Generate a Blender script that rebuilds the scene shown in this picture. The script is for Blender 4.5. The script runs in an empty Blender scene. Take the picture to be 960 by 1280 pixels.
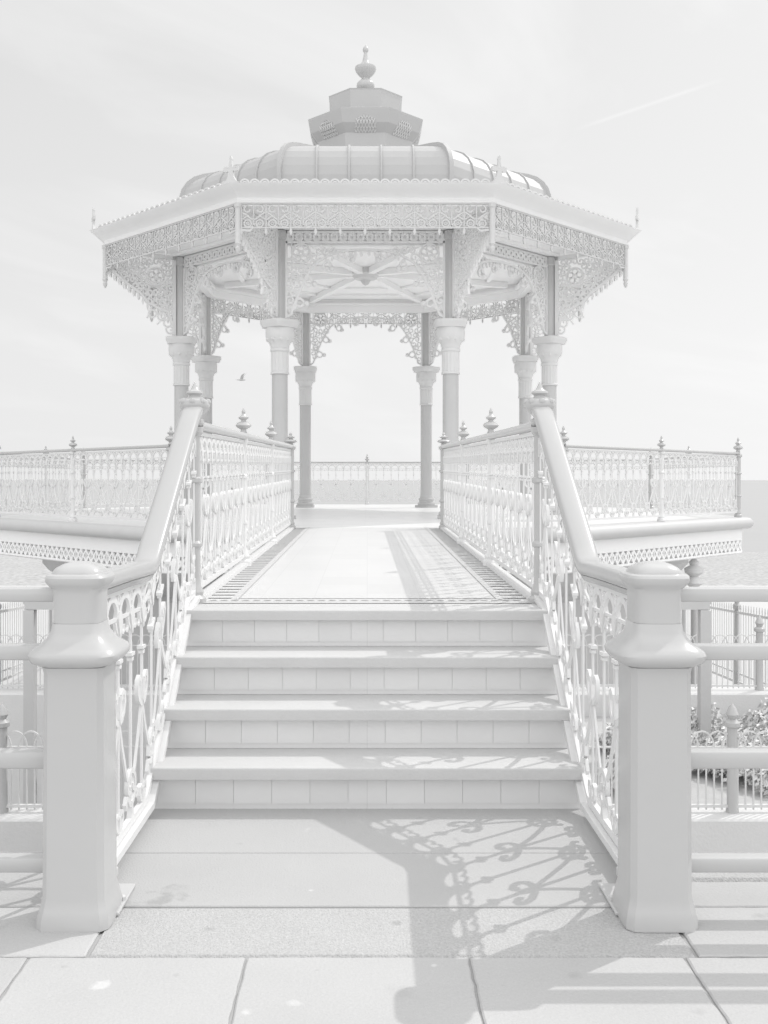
import bpy, math, random
from mathutils import Vector, Matrix
PI = math.pi
random.seed(7)
C = bpy.context.scene.collection
scn = bpy.context.scene

# ------------------------------------------------------------------ camera, sky, sun, exposure
H = 1.436                                   # eye height above the pavement
cd = bpy.data.cameras.new('camera'); cam = bpy.data.objects.new('camera', cd); C.objects.link(cam)
cam.location = (0, 0, H); cam.rotation_euler = (PI/2, 0, 0)
cd.sensor_fit = 'HORIZONTAL'; cd.sensor_width = 36; cd.lens = 36*1250/960
cd.shift_x = 21/960; cd.shift_y = -40/960
cd.clip_start = .05; cd.clip_end = 1e5
scn.camera = cam
SUN = Vector((.685, .50, 1.0)).normalized()
ELEV = math.asin(SUN.z); AZ = math.atan2(SUN.x, SUN.y)      # clockwise from +Y
w = bpy.data.worlds.new('World'); scn.world = w; w.use_nodes = True
N = w.node_tree.nodes; L = w.node_tree.links; N.clear()
def wn(t, **k):
    n = N.new(t)
    for a, b in k.items(): setattr(n, a, b)
    return n
def wm(op, a, b=None, c=None, clamp=False):
    n = wn('ShaderNodeMath', operation=op, use_clamp=clamp)
    for i, v in enumerate((a, b, c)):
        if v is None: continue
        if isinstance(v, (int, float)): n.inputs[i].default_value = v
        else: L.new(v, n.inputs[i])
    return n.outputs[0]
def wv(op, a, b):
    n = wn('ShaderNodeVectorMath', operation=op)
    L.new(a, n.inputs[0])
    if isinstance(b, (tuple, list, Vector)): n.inputs[1].default_value = b
    else: L.new(b, n.inputs[1])
    return n.outputs['Value'] if op == 'DOT_PRODUCT' else n.outputs[0]
sky = wn('ShaderNodeTexSky', sky_type='NISHITA', sun_disc=False, sun_elevation=ELEV, sun_rotation=AZ,
         altitude=5, air_density=1.0, dust_density=2.0, ozone_density=1.0)
bw = wn('ShaderNodeRGBToBW'); L.new(sky.outputs[0], bw.inputs[0])
SKY_GAIN, SKY_POW = 8.1, .22; FILL_UP, FILL_BACK = .6, .85   # power flattens the sky; added fill overhead and behind lifts the shade
base = wm('MULTIPLY', wm('POWER', bw.outputs[0], SKY_POW), SKY_GAIN)
tc = wn('ShaderNodeTexCoord'); d = tc.outputs['Generated']
sp = wn('ShaderNodeSeparateXYZ'); L.new(d, sp.inputs[0])
cv = wn('ShaderNodeCombineXYZ'); L.new(sp.outputs['X'], cv.inputs[0]); L.new(sp.outputs['Y'], cv.inputs[1]); L.new(wm('MAXIMUM', sp.outputs['Z'], .10), cv.inputs[2])
L.new(cv.outputs[0], sky.inputs[0])          # bright down to the horizon: no dark haze band over the sea
zz = wm('ADD', wm('MAXIMUM', sp.outputs['Z'], 0), .18)
cx = wm('DIVIDE', sp.outputs['X'], zz); cy = wm('DIVIDE', sp.outputs['Y'], zz)
cb = wn('ShaderNodeCombineXYZ'); L.new(wm('MULTIPLY', wm('ADD', wm('MULTIPLY', cx, .8), wm('MULTIPLY', cy, -.6)), 1.6), cb.inputs[0]); L.new(wm('MULTIPLY', wm('ADD', wm('MULTIPLY', cx, .6), wm('MULTIPLY', cy, .8)), .75), cb.inputs[1])
nz = wn('ShaderNodeTexNoise'); nz.inputs['Scale'].default_value = 1.15; nz.inputs['Detail'].default_value = 7
nz.inputs['Roughness'].default_value = .55; nz.inputs['Distortion'].default_value = .9
L.new(cb.outputs[0], nz.inputs['Vector'])
mr = wn('ShaderNodeMapRange'); mr.inputs[1].default_value = .47; mr.inputs[2].default_value = .74
L.new(nz.outputs[0], mr.inputs[0])
cloud = wm('MULTIPLY', wm('MULTIPLY', mr.outputs[0], 1.5), wm('ADD', .2, wm('MULTIPLY', sp.outputs['Z'], 2.4), clamp=True))
# contrail high to the right
d1 = Vector((266/1250, 1, 440/1250)).normalized(); d2 = Vector((436/1250, 1, 498/1250)).normalized()
nn = d1.cross(d2).normalized()
dist = wm('ABSOLUTE', wv('DOT_PRODUCT', d, nn))
band = wm('SUBTRACT', 1, wm('DIVIDE', dist, .0024), clamp=True)
ratio = wm('DIVIDE', sp.outputs['X'], wm('MAXIMUM', sp.outputs['Y'], .001))
r1 = wm('MULTIPLY', wm('SUBTRACT', ratio, .205), 30, clamp=True); r2 = wm('MULTIPLY', wm('SUBTRACT', .36, ratio), 25, clamp=True)
trail = wm('MULTIPLY', wm('MULTIPLY', band, wm('MULTIPLY', r1, r2)), .75)
def ramp(v, a, b):
    n = wn('ShaderNodeMapRange', interpolation_type='SMOOTHSTEP'); n.inputs[1].default_value = a; n.inputs[2].default_value = b
    L.new(v, n.inputs[0]); return n.outputs[0]
# extra sky brightness added out of view, overhead and behind the camera, for shade fill
sky_fill = wm('ADD', 1, wm('ADD', wm('MULTIPLY', ramp(sp.outputs['Z'], .5, .85), FILL_UP), wm('MULTIPLY', ramp(wm('MULTIPLY', sp.outputs['Y'], -1), .0, .5), FILL_BACK)))
tot = wm('ADD', wm('MULTIPLY', wm('ADD', base, cloud), sky_fill), trail)
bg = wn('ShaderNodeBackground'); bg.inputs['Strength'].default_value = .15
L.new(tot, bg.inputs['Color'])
wo = wn('ShaderNodeOutputWorld'); L.new(bg.outputs[0], wo.inputs[0])
sd = bpy.data.lights.new('sun', 'SUN'); sd.energy = 3.4; sd.angle = math.radians(.5); sd.color = (1, .99, .975)
so = bpy.data.objects.new('sun', sd); C.objects.link(so); so.location = (20, 14, 30)
so.rotation_euler = SUN.to_track_quat('Z', 'Y').to_euler()
scn.view_settings.view_transform = 'Standard'; scn.view_settings.look = 'None'
scn.view_settings.exposure = -1.0; scn.view_settings.gamma = 1
scn.render.resolution_x = 768; scn.render.resolution_y = 1024

# ------------------------------------------------------------------ materials
MATS = {}
def mat(name, v, rough=.5, ns=4., amt=.06, bump=0., bs=60., spec=.5, fine=0., fs=120., stretch=(1, 1, 1), spots=0., island=0.):
    m = bpy.data.materials.new(name); m.use_nodes = True; MATS[name] = m
    n = m.node_tree.nodes; l = m.node_tree.links; b = n['Principled BSDF']
    t = n.new('ShaderNodeTexCoord'); mp = n.new('ShaderNodeMapping'); mp.inputs['Scale'].default_value = stretch
    l.new(t.outputs['Object'], mp.inputs[0])
    def noise(s, det=5):
        x = n.new('ShaderNodeTexNoise'); x.inputs['Scale'].default_value = s; x.inputs['Detail'].default_value = det
        l.new(mp.outputs[0], x.inputs['Vector']); return x.outputs[0]
    def mth(op, a, c):
        x = n.new('ShaderNodeMath'); x.operation = op
        for i, q in enumerate((a, c)):
            if isinstance(q, (int, float)): x.inputs[i].default_value = q
            else: l.new(q, x.inputs[i])
        return x.outputs[0]
    val = mth('ADD', mth('MULTIPLY', mth('SUBTRACT', noise(ns), .5), 2*amt), 1.0)
    if fine:
        val = mth('ADD', val, mth('MULTIPLY', mth('SUBTRACT', noise(fs, 3), .5), 2*fine))
    if island:
        g = n.new('ShaderNodeNewGeometry'); val = mth('ADD', val, mth('MULTIPLY', mth('SUBTRACT', g.outputs['Random Per Island'], .5), 2*island))
    if spots:
        r = n.new('ShaderNodeMapRange'); r.inputs[1].default_value = .62; r.inputs[2].default_value = .72
        l.new(noise(ns*6, 2), r.inputs[0]); val = mth('SUBTRACT', val, mth('MULTIPLY', r.outputs[0], spots))
    val = mth('MINIMUM', mth('MULTIPLY', val, v), .96)
    cmb = n.new('ShaderNodeCombineColor')
    for i in range(3): l.new(val, cmb.inputs[i])
    l.new(cmb.outputs[0], b.inputs['Base Color'])
    b.inputs['Roughness'].default_value = rough; b.inputs['Specular IOR Level'].default_value = spec
    if bump:
        bp = n.new('ShaderNodeBump'); bp.inputs['Strength'].default_value = bump; bp.inputs['Distance'].default_value = .01
        l.new(noise(bs, 6), bp.inputs['Height']); l.new(bp.outputs[0], b.inputs['Normal'])
    return m
def stain(m, spots_, depth=.86):
    n = m.node_tree.nodes; l = m.node_tree.links; b = n['Principled BSDF']; src = b.inputs['Base Color'].links[0].from_socket
    t = n.new('ShaderNodeTexCoord'); nz = n.new('ShaderNodeTexNoise'); nz.inputs['Scale'].default_value = 14; nz.inputs['Detail'].default_value = 5
    l.new(t.outputs['Object'], nz.inputs['Vector'])
    for (x, y, rad, dep) in spots_:
        ds = n.new('ShaderNodeVectorMath'); ds.operation = 'DISTANCE'; l.new(t.outputs['Object'], ds.inputs[0]); ds.inputs[1].default_value = (x, y, 0)
        ad = n.new('ShaderNodeMath'); ad.operation = 'MULTIPLY_ADD'; l.new(nz.outputs[0], ad.inputs[0]); ad.inputs[1].default_value = rad*4; l.new(ds.outputs['Value'], ad.inputs[2])
        mr_ = n.new('ShaderNodeMapRange'); mr_.inputs[1].default_value = rad*2.1; mr_.inputs[2].default_value = rad*2.8; mr_.inputs[3].default_value = dep; mr_.inputs[4].default_value = 1
        l.new(ad.outputs[0], mr_.inputs[0])
        mx = n.new('ShaderNodeMix'); mx.data_type = 'RGBA'; mx.blend_type = 'MULTIPLY'; mx.inputs[0].default_value = 1
        l.new(src, mx.inputs[6]); l.new(mr_.outputs[0], mx.inputs[7]); src = mx.outputs[2]
    l.new(src, b.inputs['Base Color'])
def tile_mat(name, v, size, joint, rough=.35, amt=.03, jw=.006, coord='XY'):
    m = mat(name, v, rough, 3, amt, 0, 60, .5, island=.025 if size[0] > 1 else 0)
    n = m.node_tree.nodes; l = m.node_tree.links; b = n['Principled BSDF']
    src = b.inputs['Base Color'].links[0].from_socket
    t = n.new('ShaderNodeTexCoord'); br = n.new('ShaderNodeTexBrick')
    br.offset = 0; br.inputs['Scale'].default_value = 1; br.inputs['Mortar Size'].default_value = jw/2
    br.inputs['Brick Width'].default_value = size[0]; br.inputs['Row Height'].default_value = size[1]
    br.inputs['Mortar Smooth'].default_value = .2
    l.new(t.outputs['Object'], br.inputs['Vector'])
    br.inputs['Color1'].default_value = (1, 1, 1, 1); br.inputs['Color2'].default_value = (.955, .955, .955, 1)
    br.inputs['Mortar'].default_value = (joint,)*3 + (1,)
    mx = n.new('ShaderNodeMix'); mx.data_type = 'RGBA'; mx.blend_type = 'MULTIPLY'; mx.inputs[0].default_value = 1
    l.new(src, mx.inputs[6]); l.new(br.outputs[0], mx.inputs[7]); l.new(mx.outputs[2], b.inputs['Base Color'])
    return m
IRON = mat('pale_grey_gloss_iron_paint', .495, .24, 3, .03, .05, 25, spec=.8)
HRAIL = mat('handrail_gloss_paint', .44, .2, 3, .03, .04, 25, spec=.9)
LACE = mat('pale_lacework_paint', .80, .5, 4, .03, .05, 40)
GUTTER = mat('gutter_paint', .82, .5, 3, .04, .05, 30)
FRINGE = mat('pale_eave_casting_paint', .62, .5, 4, .04, .05, 40)
IRON2 = mat('grey_iron_paint_weathered', .57, .42, 5, .05, .1, 40)
WHITE = mat('white_gloss_iron_paint', .76, .35, 5, .03, .06, 40)
WHITE2 = mat('white_painted_casting', .68, .5, 4, .03, .05, 40)
CREAM = mat('pale_painted_timber', .95, .55, 3, .03, .05, 30)
ROOF = mat('lead_roof_sheet', .48, .45, 2, .04, .06, 12)
STONE = mat('worn_step_stone', .57, .6, 6, .05, .15, 70, fine=.04, fs=160)
SLAB = mat('paving_slab_stone', .495, .75, 2.2, .085, .25, 90, fine=.075, fs=140, island=.05)
SLAB2 = mat('threshold_concrete', 0.465, .75, 2.5, .06, .25, 120, fine=.08, fs=200)
GRAN = mat('exposed_aggregate_strip', .50, .8, 5, .06, .7, 150, fine=.26, fs=110)
JOINT = mat('dirty_joint_bed', 0.4, .9, 8, .1, .3, 80)
stain(SLAB2, [(-.69, 3.44, .10, .80), (-.25, 4.1, .03, 1.2), (.1, 3.6, .018, 1.2), (-.5, 3.95, .02, .88), (.35, 4.0, .03, .88), (-.2, 3.5, .012, 1.25)])
stain(STONE, [(-.55, 4.40, .05, .9), (-.2, 4.7, .04, .9), (.3, 4.95, .05, .92), (-.6, 5.25, .05, .93), (.1, 5.3, .06, .94)])
stain(GRAN, [(-.5, 3.2, .03, .85), (.1, 3.25, .02, .8), (-.1, 3.1, .02, 1.2), (.6, 3.15, .04, .88)])
stain(SLAB, [(-.9, 2.95, .02, .82), (-.15, 2.93, .012, .8), (-.33, 2.7, .02, 1.2), (.2, 2.96, .012, 1.25), (.9, 2.7, .03, .88), (-.76, 2.85, .03, 1.22), (-.55, 2.9, .018, .85), (.1, 2.8, .05, .93), (1.3, 3.3, .05, .85), (-.2, 2.75, .02, 1.15), (.6, 2.9, .03, .9), (-1.2, 3.2, .06, .9)])
RISER = tile_mat('glazed_riser_tile', .72, (5, 5), .9)
FIELD = tile_mat('deck_field_tile', .66, (.30, .45), .90)
DECKT = tile_mat('bandstand_floor_tile', .80, (.30, .30), .92)
BAND = mat('border_band_tile', .58, .4, 5, .04)
BORD = mat('border_pale_tile', .66, .4, 5, .03)
SEA = mat('sea_surface', .37, .35, .05, .05, .6, .3, .5, fine=.05, fs=.25, stretch=(.35, 1, 1))
SHING = mat('shingle', 0.44, .9, .15, .05, 1.0, 6, .2, fine=.75, fs=4.5)
TARMAC = mat('lower_promenade_paving', 0.55, .8, .5, .05, .2, 20, fine=.05, fs=30)
WALL = mat('rendered_wall', 0.7, .8, 2, .06, .3, 40, fine=.04)
SOIL = mat('planting_bed_soil', .5, .9, 6, .15, .8, 40, fine=.15)
LEAF = mat('pale_hedge_leaf', .66, .5, 9, .16, 0)
STEM = mat('woody_stem', .6, .8, 9, .1, 0)
FEATH = mat('gull_feathers', .5, .7, 8, .08, 0)

# ------------------------------------------------------------------ mesh builder
def ident(s, z, n): return (s, n, z)
class MB:
    def __init__(self): self.v = []; self.f = []
    def add(self, vs, fs):
        o = len(self.v); self.v += [tuple(x) for x in vs]; self.f += [tuple(i+o for i in q) for q in fs]
    def ribbon(self, pts, w, d, mp=ident, off=0., closed=False):
        n = len(pts)
        if n < 2: return
        vs = []
        for i, (x, y) in enumerate(pts):
            if closed: a, b = pts[i-1], pts[(i+1) % n]
            else: a, b = pts[max(i-1, 0)], pts[min(i+1, n-1)]
            tx, ty = b[0]-a[0], b[1]-a[1]; q = math.hypot(tx, ty) or 1
            nx, ny = -ty/q, tx/q
            ww = w[i] if isinstance(w, (list, tuple)) else w
            for sx, sn in ((.5, .5), (.5, -.5), (-.5, -.5), (-.5, .5)):
                vs.append(mp(x+nx*ww*sx, y+ny*ww*sx, off+d*sn))
        fs = []
        for i in range(n if closed else n-1):
            j = (i+1) % n
            for k in range(4):
                fs.append((i*4+k, i*4+(k+1) % 4, j*4+(k+1) % 4, j*4+k))
        if not closed: fs += [(0, 3, 2, 1), ((n-1)*4, (n-1)*4+1, (n-1)*4+2, (n-1)*4+3)]
        self.add(vs, fs)
    def poly(self, pts, d, mp=ident, off=0.):
        n = len(pts)
        vs = [mp(x, y, off-d/2) for x, y in pts] + [mp(x, y, off+d/2) for x, y in pts]
        fs = [tuple(range(n))[::-1], tuple(range(n, 2*n))] + [(i, (i+1) % n, n+(i+1) % n, n+i) for i in range(n)]
        self.add(vs, fs)
    def box(self, x0, x1, y0, y1, z0, z1, ch=0.):
        if ch <= 0:
            vs = [(x, y, z) for z in (z0, z1) for y in (y0, y1) for x in (x0, x1)]
            self.add(vs, [(0, 2, 3, 1), (4, 5, 7, 6), (0, 1, 5, 4), (2, 6, 7, 3), (0, 4, 6, 2), (1, 3, 7, 5)])
        else:                                  # top edges eased
            vs = [(x, y, z0) for y in (y0, y1) for x in (x0, x1)] + [(x, y, z1-ch) for y in (y0, y1) for x in (x0, x1)]
            vs += [(x, y, z1) for y in (y0+ch, y1-ch) for x in (x0+ch, x1-ch)]
            fs = [(0, 2, 3, 1), (8, 9, 11, 10)]
            for o in (0, 4):
                fs += [(o, o+1, o+5, o+4), (o+2, o+6, o+7, o+3), (o, o+4, o+6, o+2), (o+1, o+3, o+7, o+5)]
            self.add(vs, fs)
    def lathe(self, prof, segs=24, c=(0, 0, 0), sq=None, phase=0., rmul=1., flute=0., fz=None):
        vs = []
        for r, z in prof:
            for i in range(segs):
                a = phase + 2*PI*i/segs; k = rmul
                if sq: k = 1/((abs(math.cos(a))**sq + abs(math.sin(a))**sq)**(1/sq))
                if flute and fz and fz[0] <= z <= fz[1] and i % 2: k *= 1-flute
                vs.append((c[0]+r*k*math.cos(a), c[1]+r*k*math.sin(a), c[2]+z))
        fs = []
        for j in range(len(prof)-1):
            for i in range(segs):
                k = (i+1) % segs; fs.append((j*segs+i, j*segs+k, (j+1)*segs+k, (j+1)*segs+i))
        fs += [tuple(range(segs))[::-1], tuple((len(prof)-1)*segs+i for i in range(segs))]
        self.add(vs, fs)
    def oct(self, prof, c=(0, 0, 0)): self.lathe(prof, 8, c, None, PI/8, 1/math.cos(PI/8))
    def ball(self, c, r, segs=10, rings=6):
        self.lathe([(max(r*math.sin(PI*i/rings), r*.02), -r*math.cos(PI*i/rings)) for i in range(rings+1)], segs, c)
    def sweep(self, path, sec, closed=False):
        """carry a section (lateral, up) along a 3-D path, lateral kept level"""
        P = [Vector(p) for p in path]; n = len(P); m = len(sec); vs = []
        for i in range(n):
            if closed: a, b = (P[i]-P[i-1]).normalized(), (P[(i+1) % n]-P[i]).normalized()
            else:
                a = (P[i]-P[i-1]).normalized() if i else (P[1]-P[0]).normalized()
                b = (P[i+1]-P[i]).normalized() if i < n-1 else a
            t = (a+b).normalized(); lat = t.cross(Vector((0, 0, 1))).normalized(); up = lat.cross(t).normalized()
            hc = math.sqrt(max(.2, (1+a.dot(b))/2))
            ah = Vector((a.x, a.y, 0)).normalized(); bh = Vector((b.x, b.y, 0)).normalized()
            hl = math.sqrt(max(.2, (1+ah.dot(bh))/2))
            hv = max(.5, hc/hl)
            for x, y in sec: vs.append(P[i]+lat*x/hl+up*y/hv)
        fs = []
        for i in range(n if closed else n-1):
            j = (i+1) % n
            for k in range(m): fs.append((i*m+k, i*m+(k+1) % m, j*m+(k+1) % m, j*m+k))
        if not closed: fs += [tuple(range(m)), tuple((n-1)*m+k for k in range(m))[::-1]]
        self.add(vs, fs)
    def side(self, prof, closed=True):
        """octagon side facing -Y: profile of (apothem, z), mitred at the corners"""
        T = math.tan(PI/8); n = len(prof)
        vs = [(-r*T, -r, z) for r, z in prof] + [(r*T, -r, z) for r, z in prof]
        fs = [(i, (i+1) % n, n+(i+1) % n, n+i) for i in range(n if closed else n-1)]
        self.add(vs, fs)
    def build(self, name, m, parent=None, smooth=False, angle=40):
        me = bpy.data.meshes.new(name); me.from_pydata([tuple(v) for v in self.v], [], self.f); me.materials.append(m)
        import bmesh
        b = bmesh.new(); b.from_mesh(me); bmesh.ops.recalc_face_normals(b, faces=b.faces)
        if smooth:
            for f in b.faces: f.smooth = True
            for e in b.edges:
                if len(e.link_faces) == 2 and e.calc_face_angle(0) > math.radians(angle): e.smooth = False
        b.to_mesh(me); b.free()
        o = bpy.data.objects.new(name, me); C.objects.link(o)
        if parent: o.parent = parent
        return o
def arc(cx, cy, r, a0, a1, n=10): return [(cx+r*math.cos(a0+(a1-a0)*i/n), cy+r*math.sin(a0+(a1-a0)*i/n)) for i in range(n+1)]
def ring(cx, cy, r, n=10): return [(cx+r*math.cos(2*PI*i/n), cy+r*math.sin(2*PI*i/n)) for i in range(n)]
def curl(cx, cy, r0, r1, a0, turn, n=12):
    return [(cx+(r0+(r1-r0)*i/n)*math.cos(a0+turn*i/n), cy+(r0+(r1-r0)*i/n)*math.sin(a0+turn*i/n)) for i in range(n+1)]
def plane(o, t, n=None):
    o = Vector(o); t = Vector(t).normalized(); nv = Vector(n).normalized() if n else Vector((t.y, -t.x, 0))
    return lambda s, z, q: tuple(o + t*s + nv*q + Vector((0, 0, z)))
def thing(name, label, cat, loc=(0, 0, 0), group=None):
    o = bpy.data.objects.new(name, None); C.objects.link(o); o.location = loc
    o['label'] = label; o['category'] = cat
    if group: o['group'] = group
    return o
def tag(o, label, cat, group=None):
    o['label'] = label; o['category'] = cat
    if group: o['group'] = group
    return o
def struct(o): o['kind'] = 'structure'; return o
def eight(o, ks=range(1, 8)):
    """the same part on the other sides of the octagon, with its sub-parts"""
    for k in ks:
        c = o.copy(); C.objects.link(c); c.rotation_euler = (0, 0, k*PI/4)
        for ch in list(o.children):
            g = ch.copy(); C.objects.link(g); g.parent = c
RAILSEC = lambda wd, ht, e=.7: [(wd/2*math.copysign(abs(math.cos(a))**e, math.cos(a)), ht/2*math.copysign(abs(math.sin(a))**e, math.sin(a))) for a in [2*PI*i/16 for i in range(16)]]

# ------------------------------------------------------------------ ground, beach, sea
EDGE = 3.68
m = MB(); m.add([(-300, -200, -.009), (300, -200, -.009), (300, EDGE-.02, -.009), (-300, EDGE-.02, -.009)], [(0, 1, 2, 3)])
struct(m.build('pavement', JOINT))
m = MB()
def slab(x0, x1, y0, y1, z=0.):
    """a flagstone with slightly wandering, chipped edges"""
    x0 += .004; x1 -= .004; y0 += .004; y1 -= .004; P = []
    for a, b in (((x0, y0), (x1, y0)), ((x1, y0), (x1, y1)), ((x1, y1), (x0, y1)), ((x0, y1), (x0, y0))):
        k = max(2, int(math.hypot(b[0]-a[0], b[1]-a[1])/.04))
        P += [(a[0]+(b[0]-a[0])*i/k+random.uniform(-.0022, .0022), a[1]+(b[1]-a[1])*i/k+random.uniform(-.0022, .0022)) for i in range(k)]
    cx_, cy_ = (x0+x1)/2, (y0+y1)/2; n = len(P)
    ins = [(x+.006*(cx_-x)/(abs(cx_-x)+.05), y+.006*(cy_-y)/(abs(cy_-y)+.05)) for x, y in P]
    m.add([(x, y, -.1) for x, y in P]+[(x, y, z-.004) for x, y in P]+[(x, y, z) for x, y in ins],
          [tuple(range(2*n, 3*n))]+[(i, (i+1) % n, n+(i+1) % n, n+i) for i in range(n)]+[(n+i, n+(i+1) % n, 2*n+(i+1) % n, 2*n+i) for i in range(n)])
xs = [-1.02-.66*k for k in range(12, 0, -1)] + [-1.02, -.365, .307, .956] + [.956+.66*k for k in range(1, 13)]
for j in range(18):
    y1 = 3.017-j*.92; y0 = y1-.92
    o = 0 if j % 2 == 0 else .33
    for a, b in zip(xs[:-1], xs[1:]): slab(a+o, b+o, y0, y1, random.uniform(-.002, .001))
for a, b in ((-8.5, -5.2), (-5.2, -3.6), (-3.6, -2.2), (-2.2, -.85)): slab(a, b, 3.017, 3.367); slab(a, min(b, -1.055), 3.367, EDGE)
for a, b in ((1.0, 2.3), (2.3, 3.9), (3.9, 5.6), (5.6, 8.5)): slab(a, b, 3.017, 3.367); slab(max(a, 1.055), b, 3.367, EDGE-.1)
struct(m.build('pavement_slabs', SLAB))
m = MB(); m.add([(x, y, -.004) for x, y in ((-300, -200), (-8.6, -200), (-8.6, EDGE-.03), (-300, EDGE-.03), (8.6, -200), (300, -200), (300, EDGE-.03), (8.6, EDGE-.03), (-8.6, -13.6), (8.6, -13.6))],
      [(0, 1, 2, 3), (4, 5, 6, 7), (1, 4, 9, 8)]); struct(m.build('pavement_verge', SLAB))
m = MB(); m.box(-.845, .995, 3.022, 3.365, -.1, -.002, .008); struct(m.build('pavement_aggregate_strip', GRAN))
m = MB(); m.box(-1.05, 1.05, 3.372, 3.849, -.1, .0, .003); m.box(-1.05, 1.05, 3.851, 4.6, -.1, .001, .002); struct(m.build('pavement_threshold', SLAB2))
m = MB(); m.box(1.06, 8.5, EDGE-.09, EDGE, -.12, .004, .012); m.box(-8.5, -1.06, EDGE+.004, EDGE+.06, -.12, .002, .01); struct(m.build('pavement_kerb', GRAN))

m = MB(); m.add([(-400, 3.3, -3.0), (400, 3.3, -3.0), (400, 42, -3.0), (-400, 42, -3.0)], [(0, 1, 2, 3)]); struct(m.build('lower_promenade', TARMAC))
m = MB(); nx, ny = 60, 40
for j in range(ny+1):
    for i in range(nx+1):
        x = -400+800*i/nx; y = 41+67*j/ny
        m.v.append((x, y, -2.98-(y-41)*.0465+.05*math.sin(x*.11+y*.3)+random.uniform(-.03, .03)-(0.03 if j == 0 else 0)))
for j in range(ny):
    for i in range(nx): m.f.append((j*(nx+1)+i, j*(nx+1)+i+1, (j+1)*(nx+1)+i+1, (j+1)*(nx+1)+i))
struct(m.build('shingle_beach', SHING))
m = MB(); m.add([(-40000, 80, -5.5), (40000, 80, -5.5), (40000, 40000, -5.5), (-40000, 40000, -5.5)], [(0, 1, 2, 3)]); struct(m.build('sea', SEA))

# retaining wall that carries the upper pavement
for sx, lab in ((-1, 'shaded rendered retaining wall dropping from the pavement edge, left of the steps'), (1, 'shaded rendered retaining wall dropping from the pavement edge, right of the steps')):
    m = MB(); a, b = sorted((sx*1.10, sx*60)); m.box(a, b, EDGE-.25, EDGE-.10 if sx > 0 else EDGE-.01, -3, -.13)
    tag(m.build('retaining_wall', WALL), lab, 'wall')

# ------------------------------------------------------------------ stone steps
ST_Y = [4.32, 4.59, 4.86, 5.13]; R = .192; ZD = .768; XB = .94
steps = thing('stone_steps', 'flight of four stone steps with pale glazed riser tiles leading up to the footbridge', 'steps', (0, 4.3, 0))
def local(o, p): o.location = -Vector(p.location); return o
for i, y in enumerate(ST_Y):
    z = R*(i+1); y2 = ST_Y[i+1]+.06 if i < 3 else 5.40
    m = MB()                                     # tread slab with a rounded nosing
    prof = [(y+.02, z-.052)] + [(y+.009+.009*math.cos(a), z-.009+.009*math.sin(a)) for a in [PI-(PI/2)*k/5 for k in range(6)]] + [(y2, z), (y2, z-.052)]
    prof[0] = (y+.002, z-.052)
    m.add([(-XB+.004, a, b) for a, b in prof]+[(XB-.004, a, b) for a, b in prof],
          [tuple(range(len(prof))), tuple(range(len(prof), 2*len(prof)))[::-1]]+[(k, (k+1) % len(prof), len(prof)+(k+1) % len(prof), len(prof)+k) for k in range(len(prof))])
    local(m.build('tread', STONE, steps, True, 30), steps)
    m = MB(); m.box(-XB+.004, XB-.004, y+.045, y+.30, z-R+.001, z-.053)      # riser with its tiles
    rb = local(m.build('riser', RISER, steps), steps)
    m = MB(); tw = .1665; n = 11; x0 = -n*tw/2
    for k in range(n): m.box(max(x0+k*tw+.0009, -XB+.006), min(x0+(k+1)*tw-.0009, XB-.006), y+.0415, y+.0445, z-R+.024, z-.058)
    m.build('riser_tile_row', RISER, rb)
m = MB(); m.box(-XB+.01, XB-.01, 5.30, 5.42, -3, ZD-.156); m.box(-.88, .88, 5.43, 12.4, -3, .27); m.box(-1.07, 1.07, 4.62, 5.29, -3, -.002); m.box(-1.07, 1.07, EDGE+.01, 4.61, -3, -.11)
local(m.build('abutment', WALL, steps), steps)

# ------------------------------------------------------------------ footbridge
Y0B, Y1B, ZE = 5.405, 12.50, .84
def zb(y): return ZD+(ZE-ZD)*(y-Y0B)/(Y1B-Y0B)
fb = thing('footbridge', 'tiled footbridge deck between white balustrades, joining the steps to the bandstand', 'footbridge', (0, Y0B, ZD-.4))
def strip(m, x0, x1, y0, y1, dz, th=None):
    vs = [(x, y, zb(y)+dz) for y in (y0, y1) for x in (x0, x1)]
    if th: m.add(vs+[(a, b, c-th) for a, b, c in vs], [(0, 1, 3, 2), (4, 6, 7, 5), (0, 4, 5, 1), (2, 3, 7, 6), (0, 2, 6, 4), (1, 5, 7, 3)])
    else: m.add(vs, [(0, 1, 3, 2)])
m = MB(); strip(m, -1.0, 1.0, Y0B, Y1B, -.012, .14); local(m.build('deck_slab', WHITE2, fb), fb)
m = MB(); strip(m, -.715, .715, 5.62, Y1B+.04, 0); local(m.build('field_tiles', FIELD, fb), fb)
m = MB(); strip(m, -.93, -.717, Y0B+.002, Y1B+.04, -.002); strip(m, .717, .93, Y0B+.002, Y1B+.04, -.002); strip(m, -.716, .716, Y0B+.002, 5.617, -.002)
local(m.build('border_tiles', BORD, fb), fb)
m = MB()
for x0, x1 in ((-.93, -.90), (-.755, -.72), (.72, .755), (.90, .93)): strip(m, x0, x1, 5.56, Y1B+.04, .002)
strip(m, -.93, .93, 5.41, 5.50, .002)
for sx in (-1, 1):
    y = 5.63
    while y < Y1B-.08:
        strip(m, sx*.765 if sx > 0 else -.895, .895 if sx > 0 else -.765, y, y+.05, .002); y += .14
k = 0; x = -.88
while x < .86:
    m.add([(x, 5.52, zb(5.52)+.002), (x+.055, 5.52, zb(5.52)+.002), (x+.0275, 5.60, zb(5.6)+.002)], [(0, 1, 2)]); x += .06
local(m.build('border_pattern', BAND, fb), fb)
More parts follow.
